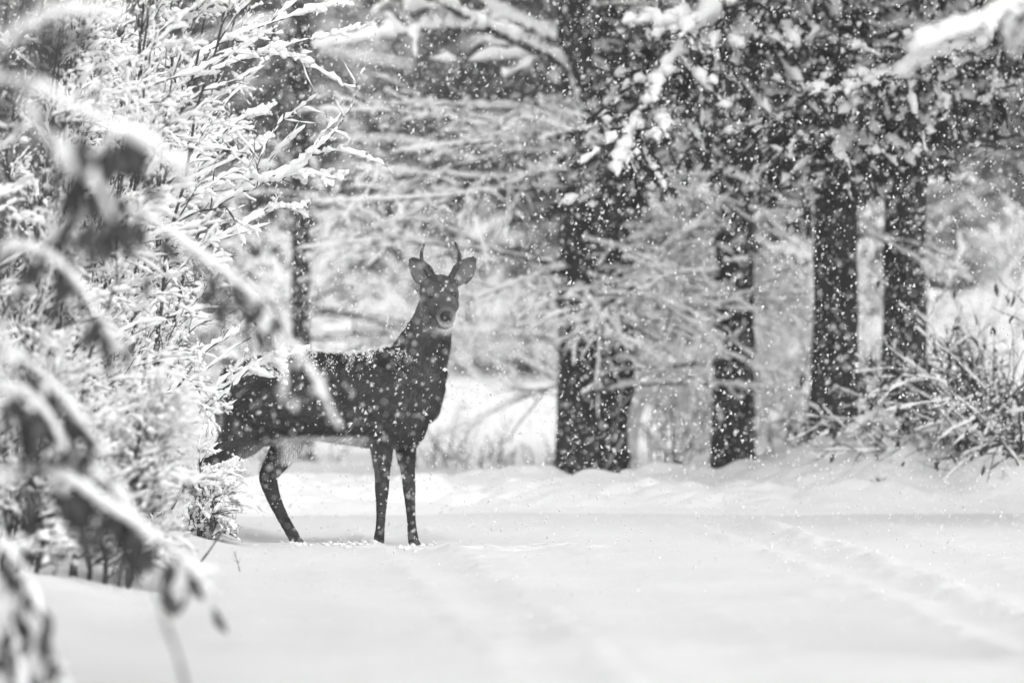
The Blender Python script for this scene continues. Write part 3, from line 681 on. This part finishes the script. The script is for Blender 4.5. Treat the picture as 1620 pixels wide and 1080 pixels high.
# ears: cupped shells opening to the viewer
def ear(base, tip, turn):
    b = base; ax = tip - base; L = np.linalg.norm(ax); ax = ax / L
    face = nz(np.array([turn * .25, -1., .05])); face = nz(face - ax * (face @ ax)); sd_ = np.cross(ax, face)
    n, S = 16, 15; V = []
    for i in range(n):
        s = i / (n - 1)
        wd = .052 * (math.sin(math.pi * (s ** .8 * .95 + .04)) ** .72) * (1.0 - .12 * s) + .003
        dep = .05 * (1 - s) ** .6 + .006
        c = b + ax * L * s
        out = []
        for j in range(S):
            u = -1 + 2 * j / (S - 1); out.append(c + sd_ * wd * u + face * (dep * (abs(u) ** 1.7) - dep * .6))
        inn = [p - face * (.011) for p in out]
        V += out + inn[::-1]
    S2 = 2 * S; k = np.arange(S2)
    Q = np.concatenate([np.stack([r_ * S2 + k, r_ * S2 + (k + 1) % S2, (r_ + 1) * S2 + (k + 1) % S2, (r_ + 1) * S2 + k], -1) for r_ in range(n - 1)])
    caps = []
    for r_ in (0, n - 1):
        caps += [(r_ * S2 + j, r_ * S2 + j + 1, r_ * S2 + S2 - 2 - j, r_ * S2 + S2 - 1 - j) for j in range(S - 1)]
    bm_.add(np.array(V), np.concatenate([Q, np.array(caps)]))
EAR = [(D(683, 447, .0), D(648, 405, .02), -1), (D(717, 445, .0), D(752.5, 404, .02), 1)]
for e_ in EAR: ear(*e_)
for e_ in EAR:
    loft(bm_, [(e_[0] + (e_[1] - e_[0]) * -.12, .028, .028), (e_[0] + (e_[1] - e_[0]) * .1 + [0, .012, 0], .03, .026), (e_[0] + (e_[1] - e_[0]) * .25 + [0, .02, 0], .02, .014)], 12, 2)
raw = bm_.build('raw', M_coat)
md = raw.modifiers.new('join', 'REMESH'); md.mode = 'VOXEL'; md.voxel_size = .0056; md.use_smooth_shade = True
sm = raw.modifiers.new('smooth', 'SMOOTH'); sm.factor = .5; sm.iterations = 7
dg = bpy.context.evaluated_depsgraph_get()
bme = bpy.data.meshes.new_from_object(raw.evaluated_get(dg)); bme.name = 'body'
bpy.data.objects.remove(raw)
body = bpy.data.objects.new('body', bme); COL.objects.link(body); body.parent = deer
nv = len(bme.vertices); BV = np.zeros(nv * 3, np.float32); bme.vertices.foreach_get('co', BV); BV = BV.reshape(-1, 3).astype(float)
BN = np.zeros(nv * 3, np.float32); bme.vertices.foreach_get('normal', BN); BN = BN.reshape(-1, 3).astype(float)
def bump3(p, c, r): return np.exp(-(((p - c) / np.asarray(r)) ** 2).sum(-1))
def coat(p, n):
    """natural coat markings: dark saddle, pale belly, throat, muzzle ring, rump"""
    px = p[:, 0] * 346 + 540; py = 866 - p[:, 2] * 346
    t = .044 + .018 * fbm(p[:, 0] * 9 + 40, p[:, 2] * 9 + p[:, 1] * 7 + 40, 4) + .032 * fbm((p[:, 0] * .5 + p[:, 2] * .85) * 70 + 40, (p[:, 0] * .85 - p[:, 2] * .5) * 16 + 40, 3)
    torso = (px > 340) & (px < 705) & (py > 530)
    t = t - .016 * sst((600 - py) / 45) * torso                                   # dark back
    belly = sst((py - 681) / 10) * sst((-n[:, 2] + .25) / .4) * sst((px - 430) / 30) * sst((600 - px) / 40) * (py < 730)
    t = t + belly * .65
    t = t + .4 * sst((py - 690) / 12) * sst((px - 440) / 10) * sst((500 - px) / 25) * (py < 726) * sst((n[:, 0] + .1) / .6)
    t = t + .16 * sst((-n[:, 2] - .15) / .5) * (px < 440) * (py > 690) * (py < 760) # pale underside of the thigh
    t = t + .5 * bump3(p, D(354, 655, -.03), (.018, .06, .10))                       # rump and tail edge
    t = t + .10 * sst((py - 700) / 40) * (py < 760) * sst(-n[:, 0] / .8) * (px > 570)
    t = t - .008 * sst((py - 745) / 60) * (py > 720)
    t = t - .03 * bump3(p, D(410, 752, .085), (.03, .08, .03))
    t = t + .022 * sst((px - 640) / 25) * sst((620 - py) / 60)
    head = sst((540 - py) / 40) * (px > 640)
    fr = sst((-p[:, 1] - .20) / .04)
    t = t + head * (.012 + .05 * sst((py - 455) / 22) * sst((514 - py) / 20) * (1 - fr) * (1 - .75 * np.exp(-((px - 703) / 13) ** 2) * (py < 492)))
    t = t + .75 * bump3(p, D(705, 517, -.06), (.055, .12, .022)) + .35 * bump3(p, D(707, 509, -.25), (.03, .05, .014))
    rr = np.hypot(px - 707.5, (py - 499) * 1.05)
    t = t + .42 * head * np.exp(-((rr - 14.5) / 3.6) ** 2) * sst((-p[:, 1] - .20) / .03) * (.12 + .88 * sst((py - 492) / 10))
    for sx in (-1, 1):
        t = t + .11 * bump3(p, D(698 + sx * 21, 461, -.09), (.032, .05, .024)) - .16 * bump3(p, D(700.8 + sx * 18.3, 463.5, -.10), (.022, .05, .016))
    t = t - .03 * bump3(p, D(695, 444, -.05), (.06, .1, .03))
    for b, tip, tr in EAR:
        ax = nz(tip - b); s_ = (p - b) @ ax; L = np.linalg.norm(tip - b); near = (np.linalg.norm(np.cross(p - b, ax), axis=1) < .07) & (s_ > .02) & (s_ < L * 1.1)
        ins = sst((-n[:, 1] - .2) / .4)
        q = b + ax * L * .36
        t = t + near * ins * (.08 + .30 * np.exp(-((np.linalg.norm(np.cross(p - b, ax), axis=1)) / .016) ** 2) * np.exp(-((s_ - L * .35) / (L * .26)) ** 2))
        t = t - near * .07 * sst((s_ - L * .74) / (L * .2)) - near * .06 * sst((np.linalg.norm(np.cross(p - b, ax), axis=1) - .034) / .012)
    return np.clip(t, .012, .7)
CT = coat(BV, BN)
a_ = bme.attributes.new('tone', 'FLOAT', 'POINT'); a_.data.foreach_set('value', CT.astype(np.float32))
bme.materials.clear(); bme.materials.append(M_coat)
# winter coat: short blades of hair lying along the body
bme.calc_loop_triangles(); nt_ = len(bme.loop_triangles); TR = np.zeros(nt_ * 3, np.int32); bme.loop_triangles.foreach_get('vertices', TR); TR = TR.reshape(-1, 3)
ar = np.linalg.norm(np.cross(BV[TR[:, 1]] - BV[TR[:, 0]], BV[TR[:, 2]] - BV[TR[:, 0]]), axis=1); cum = np.cumsum(ar) / ar.sum()
nh = 110000; ti = np.searchsorted(cum, rng.random(nh)); u = rng.random((nh, 2)); fl_ = u.sum(1) > 1; u[fl_] = 1 - u[fl_]
tri = TR[ti]; hp = BV[tri[:, 0]] * (1 - u.sum(1))[:, None] + BV[tri[:, 1]] * u[:, :1] + BV[tri[:, 2]] * u[:, 1:]; hn = nz(BN[tri].mean(1)); hc = CT[tri].mean(1)
hpx = hp[:, 0] * 346 + 540; hpy = 866 - hp[:, 2] * 346
flow = np.where((hpy > 700)[:, None], [-.15, 0, -1.], np.where(((hpy < 530 + 16 * rng.standard_normal(nh)) & (hpx > 640))[:, None], [-.05, .5, -.8], np.where((hpx > 630)[:, None], [-.45, .1, -.9], [-.9, 0, -.45])))
flow = flow + .22 * rng.standard_normal(hp.shape); flow = flow - (flow * hn).sum(1)[:, None] * hn
hd = nz(nz(flow) + hn * rng.uniform(.18, .5, (nh, 1)))
hl = np.where(hpy > 730, .010, np.where((hpy < 535) & (hpx > 640), .009, .024)) * rng.uniform(.6, 1.3, nh)
hl = np.where((hpy < 455) & (np.abs(hpx - 699) > 18), .006, hl); hl = np.where((hpy < 520) & (hp[:, 1] < -.2), .004, hl)
for ex in (682.5, 719.0): hl = np.where(np.hypot(hpx - ex, hpy - 463.5) < 6.5, .0015, hl)
hw = nz(np.cross(hd, hn)) * (.0009 + .022 * hl[:, None])
V = np.stack([hp - hw, hp + hw, hp + hd * hl[:, None]], 1).reshape(-1, 3)
MB().add(V, T=np.arange(nh * 3).reshape(-1, 3), c=np.repeat(hc * np.exp(rng.normal(-.05, .45, nh)), 3)).build('fur', M_fur, deer, kind='stuff', smooth=False)
# snow caught on the back
sel = np.where((hn[:, 2] > .3 + .55 * rng.random(nh)) & (hpy < 625) & (hpx < 665) & (hpx > 350))[0]; sel = sel[fbm(hp[sel, 0] * 22 + 9, hp[sel, 1] * 22 + 50, 3) > rng.normal(-.02, .12, len(sel))]; sel = rng.choice(sel, min(3000, len(sel)), replace=False)
sel2 = rng.choice(np.where((hpy < 800) & (hn[:, 1] < .2))[0], 420, replace=False)
sel = np.concatenate([sel, sel2])
sel = np.concatenate([sel, rng.choice(sel[:-420], 900)])
V, T = blobs(hp[sel] + rng.standard_normal((len(sel), 3)) * .003 + hn[sel] * .012, np.exp(rng.normal(math.log(.0020), .5, len(sel))), .8); MB().add(V, T=T).build('snow_dusting', M_cap, deer, kind='stuff')
# antlers
for pts in ([D(685, 442, -.02), D(679, 432, -.02), D(670, 418, -.03), D(667, 405, -.05), D(667.5, 395, -.065), D(671.5, 384, -.08)],
            [D(712, 441, -.02), D(716, 431, -.02), D(724, 418, -.03), D(727, 404, -.05), D(725.5, 393, -.065), D(720, 381, -.08)]):
    P = spline(pts, 22); s = np.linspace(0, 1, 22); R = .0105 * (1 - s) ** .7 + .0038 + .006 * np.exp(-s / .06)
    MB().add(*tubes(P[None], R[None], 10, jit=.05)).build('antler', M_antler, deer)
def ellip(c, r, nu=14, nv_=10, shape=None):
    V = []
    for i in range(nv_ + 1):
        ph = math.pi * i / nv_
        for j in range(nu):
            a = 2 * math.pi * j / nu; V.append((math.sin(ph) * math.cos(a), math.sin(ph) * math.sin(a), math.cos(ph)))
    V = np.array(V)
    if shape is not None: V = shape(V)
    Q = [(i * nu + j, i * nu + (j + 1) % nu, (i + 1) * nu + (j + 1) % nu, (i + 1) * nu + j) for i in range(nv_) for j in range(nu)]
    return np.asarray(c) + V * np.asarray(r), np.array(Q)
def surf(px, py):
    """frontmost point of the body under a point of the side view"""
    d = np.hypot(BV[:, 0] * 346 + 540 - px, 866 - BV[:, 2] * 346 - py); c = np.where(d < 2.0)[0]
    return BV[c[np.argmin(BV[c, 1])]]
EY = []
for ex in (682.5, 719.0):
    p = surf(ex, 463.5); EY.append(p); MB().add(*ellip(p + [0, .004, 0], (.0165, .014, .0125))).build('eye', M_eye, deer)
p = surf(707.5, 499)
def noseshape(V):
    W = V.copy(); W[:, 0] *= 1 - .28 * np.clip(-V[:, 2], 0, 1); return W
nose = MB().add(*ellip(p + [0, .004, .0], (.031, .011, .024), 20, 14, noseshape)).build('nose', M_nose, deer)
# hooves: two toes each
for hx, hy, y, dr in ((600, 861, -.085, .0), (655, 861, .085, .3), (471, 860, .085, .7), (346, 860, -.085, .6)):
    m = MB()
    for k in (-1, 1):
        loft(m, [(D(hx - 1, hy - 8, y + k * .011), .021, .013), (D(hx + 1, hy - 2, y + k * .013), .026, .014), (D(hx + 4, hy + 6, y + k * .014), .027, .014)], 12, 2.4)
    m.build('hoof', M_hoof, deer)

# crumbs of snow kicked up round the hooves
C = []; rad = []
for hx, hy, n in ((600, 864, 16), (655, 864, 22), (470, 860, 14), (548, 862, 34)):
    for k in range(n):
        x = (hx + rng.normal(0, 14) - 810) / FPX * DY; y = DY + rng.normal(-.1, .25); C.append((x, y, Hs(x, y) + .004)); rad.append(rng.uniform(.006, .02))
for k in range(260):                              # bits dropped on the road, thickest along the ruts
    y = rng.uniform(26, 43); x = rng.uniform(-1, .06 * y) if k % 3 else 1.86 - .034 * (y - 25.8) + rng.normal(0, .18)
    C.append((x, y, Hs(x, y) + .002)); rad.append(rng.uniform(.003, .009))
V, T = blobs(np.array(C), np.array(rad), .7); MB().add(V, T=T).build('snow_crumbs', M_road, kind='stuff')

# ------------------------------------------------------------------ snow-laden shrubs on the left verge
LS = [  # px of base, Y, height, stems, right lean, label
    (60, 35.5, 3.3, 8, 'tall snow-covered shrub reaching out of the top at the far left'),
    (170, 37.0, 3.2, 9, 'tall dense snow-covered shrub with dark upright stems left of the deer'),
    (255, 38.6, 2.6, 10, 'snow-covered shrub nearest the deer, twigs reaching right across its back'),
    (300, 40.6, 2.6, 8, 'snow-covered shrub behind the rump of the deer'),
    (20, 33.5, 2.0, 8, 'broad snow-covered shrub low at the left edge of the road'),
    (215, 36.2, 1.4, 9, 'low snow-covered shrub at the edge of the verge by the hind legs'),
    (215, 32.8, .85, 9, 'low snow-covered shrub with dark bare stems at the edge of the road, lower left'),
    (60, 32.0, 1.2, 9, 'low snow-covered shrub in the bottom left corner of the thicket'),
    (440, 38.25, .4, 7, 'small snow-covered shrub hiding the near hind leg of the deer'),
    (105, 42.5, 3.6, 8, 'tall snow-covered shrub farthest back on the left verge'),
]
for px, Y, h, n, lab in LS:
    px -= 155 if px > 200 and Y > 35 else 60 if px > 200 else 30 if h > 3 else 80 if px > 40 else 20; x = (px - 810) / FPX * Y; LF = min(.42, .66 / h)
    shrub('shrub', lab, 'shrub', x, Y, n, h, .16, 15, 5, .0104, 'snow-covered shrubs on the left verge', lean=(.5, -.08, .02), r=.011, el=(1.32, 1.54), az=(.3, 2.6), sag=.12, lenf=LF, bow=.03, keep=.96, lenf3=.5, minlen=.12, cap=12, rad2=.0062, rad3=.0042, cover=.72)
# twigs that stick out of the shrub edge against the wood and the deer
x = (260 - 810) / FPX * 38.4
sh = thing('shrub', 'open snow-covered shrub whose longest twigs stand out against the dark trunk', 'shrub', (x, 38.4, Hs(x, 38.4)), 'snow-covered shrubs on the left verge')
loc = np.array(sh.location); LL = []
for pts, r in (([(262, 940, 38.4), (262, 700, 38.4), (280, 480, 38.4), (330, 340, 38.4), (420, 285, 38.3), (470, 262, 38.3), (515, 225, 38.2), (543, 190, 38.2)], .012),
               ([(290, 420, 38.4), (360, 370, 38.3), (430, 332, 38.3), (480, 330, 38.3)], .009), ([(425, 283, 38.3), (480, 275, 38.3), (515, 280, 38.2), (545, 284, 38.2)], .006),
               ([(255, 940, 38.4), (250, 500, 38.4), (255, 200, 38.4), (300, 130, 38.4), (400, 90, 38.4), (490, 62, 38.3)], .012),
               ([(258, 160, 38.4), (330, 80, 38.5), (420, 40, 38.5), (535, 5, 38.5)], .009), ([(258, 560, 38.4), (330, 620, 38.3), (400, 582, 38.2), (450, 565, 38.1), (490, 550, 38.1)], .008),
               ([(262, 700, 38.4), (310, 660, 38.3), (360, 620, 38.2), (405, 575, 38.2), (455, 572, 38.1)], .008), ([(262, 780, 38.4), (320, 770, 38.3), (365, 792, 38.2), (415, 800, 38.2)], .006),
               ([(262, 640, 38.4), (320, 560, 38.3), (380, 520, 38.3), (400, 480, 38.3)], .008), ([(262, 820, 38.4), (300, 760, 38.3), (340, 742, 38.3), (375, 735, 38.3)], .006),
               ([(256, 300, 38.4), (320, 240, 38.4), (380, 190, 38.4), (432, 170, 38.4)], .009), ([(258, 330, 38.4), (300, 290, 38.4), (370, 250, 38.4), (425, 215, 38.4)], .008)):
    P = spline([at(*p) for p in pts], 16) - loc; LL.append((P, np.linspace(r, r * .3, 16)))
branch_parts(sh, LL, .014, 11, 4, step=.018, lenf2=.28, lenf3=.45, rad2=.0045, rad3=.003, plane=.3, sag=.0, cap_n=10, ang=(20, 50))

# dark sticks poking out of the snow
def stick(label, pts, r, k=3):
    p0 = at(*pts[0]); root = thing('stick', label, 'stick', p0)
    P = spline([at(*p) for p in pts], 12) - p0; R = np.linspace(r, r * .45, 12) * (1 + .25 * (np.arange(12) % 3 == 0))
    P2, R2 = grow(P[None], R[None], k, (.4, .9), (30, 50), .12, r * .5, N=4)
    MB().add(*tubes(P[None], R[None], 7)).add(*tubes(P2, R2, 4)).build('twig', M_twig, root)
stick('long bare dark stick leaning up out of the snow left of the hind hoof', [(283, 940, 34.6), (305, 905, 34.6), (335, 865, 34.7), (361, 824, 34.8)], .0055)
stick('thin pale twig sticking out of the snow beside the long stick', [(380, 908, 35.2), (376, 890, 35.2), (370, 872, 35.2)], .002, 5)
stick('short broken stick at the foot of the shrub', [(200, 962, 33.4), (212, 935, 33.4), (226, 900, 33.5)], .009)

# ------------------------------------------------------------------ near saplings with dead leaves, out of focus
FS = [
    ('snowy bough arching down towards the back of the deer, dead leaves hanging below', 25.5, .045,
     [[(-90, 1250), (-60, 800), (20, 480), (120, 350), (200, 330), (290, 385), (370, 445), (420, 500), (452, 565)],
      [(330, 412), (400, 470), (440, 540), (450, 600), (447, 645)], [(425, 505), (470, 560), (505, 610), (530, 662)], [(60, 420), (120, 280), (200, 210), (240, 220)]], .0165, 150),
    ('blurred sapling at the left edge with dark clusters of dead leaves', 25, .04,
     [[(-80, 1280), (-60, 700), (-10, 430), (60, 400), (120, 445), (170, 520), (190, 570)], [(-40, 600), (20, 560), (80, 610), (140, 680), (170, 720)], [(-60, 700), (0, 620), (60, 640), (110, 720)]], .0165, 190),
    ('blurred snowy bough bending down over the road edge at lower left', 25, .045,
     [[(-100, 1250), (-70, 900), (-10, 770), (60, 745), (130, 775), (200, 820), (270, 870), (310, 915), (322, 945)], [(60, 745), (130, 740), (190, 790), (230, 850)]], .017, 140),
    ('blurred drooping twigs with dead leaves in the bottom left corner', 24, .03,
     [[(-120, 1250), (-100, 950), (-30, 860), (30, 890), (60, 960), (90, 1040), (105, 1100)], [(-60, 900), (0, 930), (20, 1000), (40, 1090)]], .013, 60),
    ('very blurred snow-heavy bough at the upper left edge', 21, .05,
     [[(-160, 1400), (-130, 700), (-90, 200), (0, 130), (90, 160), (170, 200), (250, 240), (300, 290)], [(-60, 170), (20, 60), (110, 20), (200, 30)], [(20, 140), (80, 230), (150, 290), (180, 350)]], .017, 80),
]
for lab, Y, r0, curves, th, nl in FS:
    p = at(curves[0][0][0], curves[0][0][1], Y); z0 = Hs(p[0], Y)
    root = thing('beech_sapling', lab, 'sapling', (p[0], Y, z0), 'leafy saplings close to the viewer')
    loc = np.array(root.location); LL = []
    for ci, c in enumerate(curves):
        pts = [at(a, b, Y + .12 * math.sin(i + ci)) for i, (a, b) in enumerate(c)]
        if ci == 0: pts[0] = np.array([p[0], Y, z0 - .1])
        P = spline(pts, 18) - loc; LL.append((P, np.linspace(.011 if ci == 0 else .006, .0025, 18)))
    branch_parts(root, LL, th, 7, 2, lenf2=.16, lenf3=.4, rad2=.003, rad3=.002, plane=.3, sag=.9, cap_n=8, keep=.55)
    LV = [LL[0], LL[3]] if 'back of the deer' in lab else LL
    pts = np.concatenate([P[5:14] for P, R in LV] + [P[6:15] for P, R in LV]); pts = np.concatenate([pts, pts + rng.standard_normal(pts.shape) * [.03, .04, .01] + [0, 0, -.035], pts + rng.standard_normal(pts.shape) * [.04, .04, .02] + [0, 0, -.08]])
    hang_leaves(root, pts, .074, nl)
stick('thin blurred stem bending down to the bottom edge near the lower left bough', [(300, 1120, 22), (285, 1050, 22), (265, 990, 22), (245, 925, 22)], .006, 4)

# ------------------------------------------------------------------ falling snow
def flakes(n, y0, y1):
    yy = (rng.uniform(0, 1, n) * (y1 ** 3 - y0 ** 3) + y0 ** 3) ** (1 / 3)
    C = np.stack([rng.uniform(-1, 1, n) * yy * .075, yy, rng.uniform(-.1, 1.0, n) * yy * .05 + CAMZ - .035 * yy * 0], -1)
    C[:, 2] = CAMZ + rng.uniform(-.053, .045, n) * yy
    C = C[C[:, 2] > H(C[:, 0], C[:, 1]) + .02]
    rad = np.minimum(np.exp(rng.normal(math.log(.0041), .42, len(C))), .0085)
    O = np.array([(0, 0, 1.4), (1.1, 0, -.5), (-.55, .95, -.5), (-.55, -.95, -.5)], float)
    F = np.array([(0, 1, 2), (0, 2, 3), (0, 3, 1), (1, 3, 2)])
    O = O[None] * np.where(rng.random((len(C), 1, 1)) < .5, 1, -1)
    V = O * (1 + .3 * rng.standard_normal((len(C), 4, 1))) * rad[:, None, None]
    V[..., 0] += V[..., 2] * rng.normal(.25, .3, (len(C), 1)); V += C[:, None]
    return V.reshape(-1, 3), (F[None] + (np.arange(len(C)) * 4)[:, None, None]).reshape(-1, 3)
m = MB()
V, T = flakes(105000, 28, 58); m.add(V, T=T)
m.build('falling_snow', M_flake, kind='stuff')

# ------------------------------------------------------------------ snowy air
hm = bpy.data.materials.new('haze'); hm.use_nodes = True; hn_ = hm.node_tree
for nd in list(hn_.nodes):
    if nd.type != 'OUTPUT_MATERIAL': hn_.nodes.remove(nd)
pv = hn_.nodes.new('ShaderNodeVolumePrincipled'); pv.inputs['Color'].default_value = (.95, .95, .95, 1); pv.inputs['Density'].default_value = .00055
hn_.links.new(pv.outputs[0], next(n for n in hn_.nodes if n.type == 'OUTPUT_MATERIAL').inputs['Volume'])
hv = [(-155, 155)[i & 1] for i in range(8)]
V = np.array([((-155, 155)[i & 1], (-35, 310)[i >> 1 & 1], (-2, 17)[i >> 2 & 1]) for i in range(8)], float)
MB().add(V, [(0, 2, 3, 1), (4, 5, 7, 6), (0, 1, 5, 4), (2, 6, 7, 3), (0, 4, 6, 2), (1, 3, 7, 5)]).build('haze', hm, kind='stuff', smooth=False)
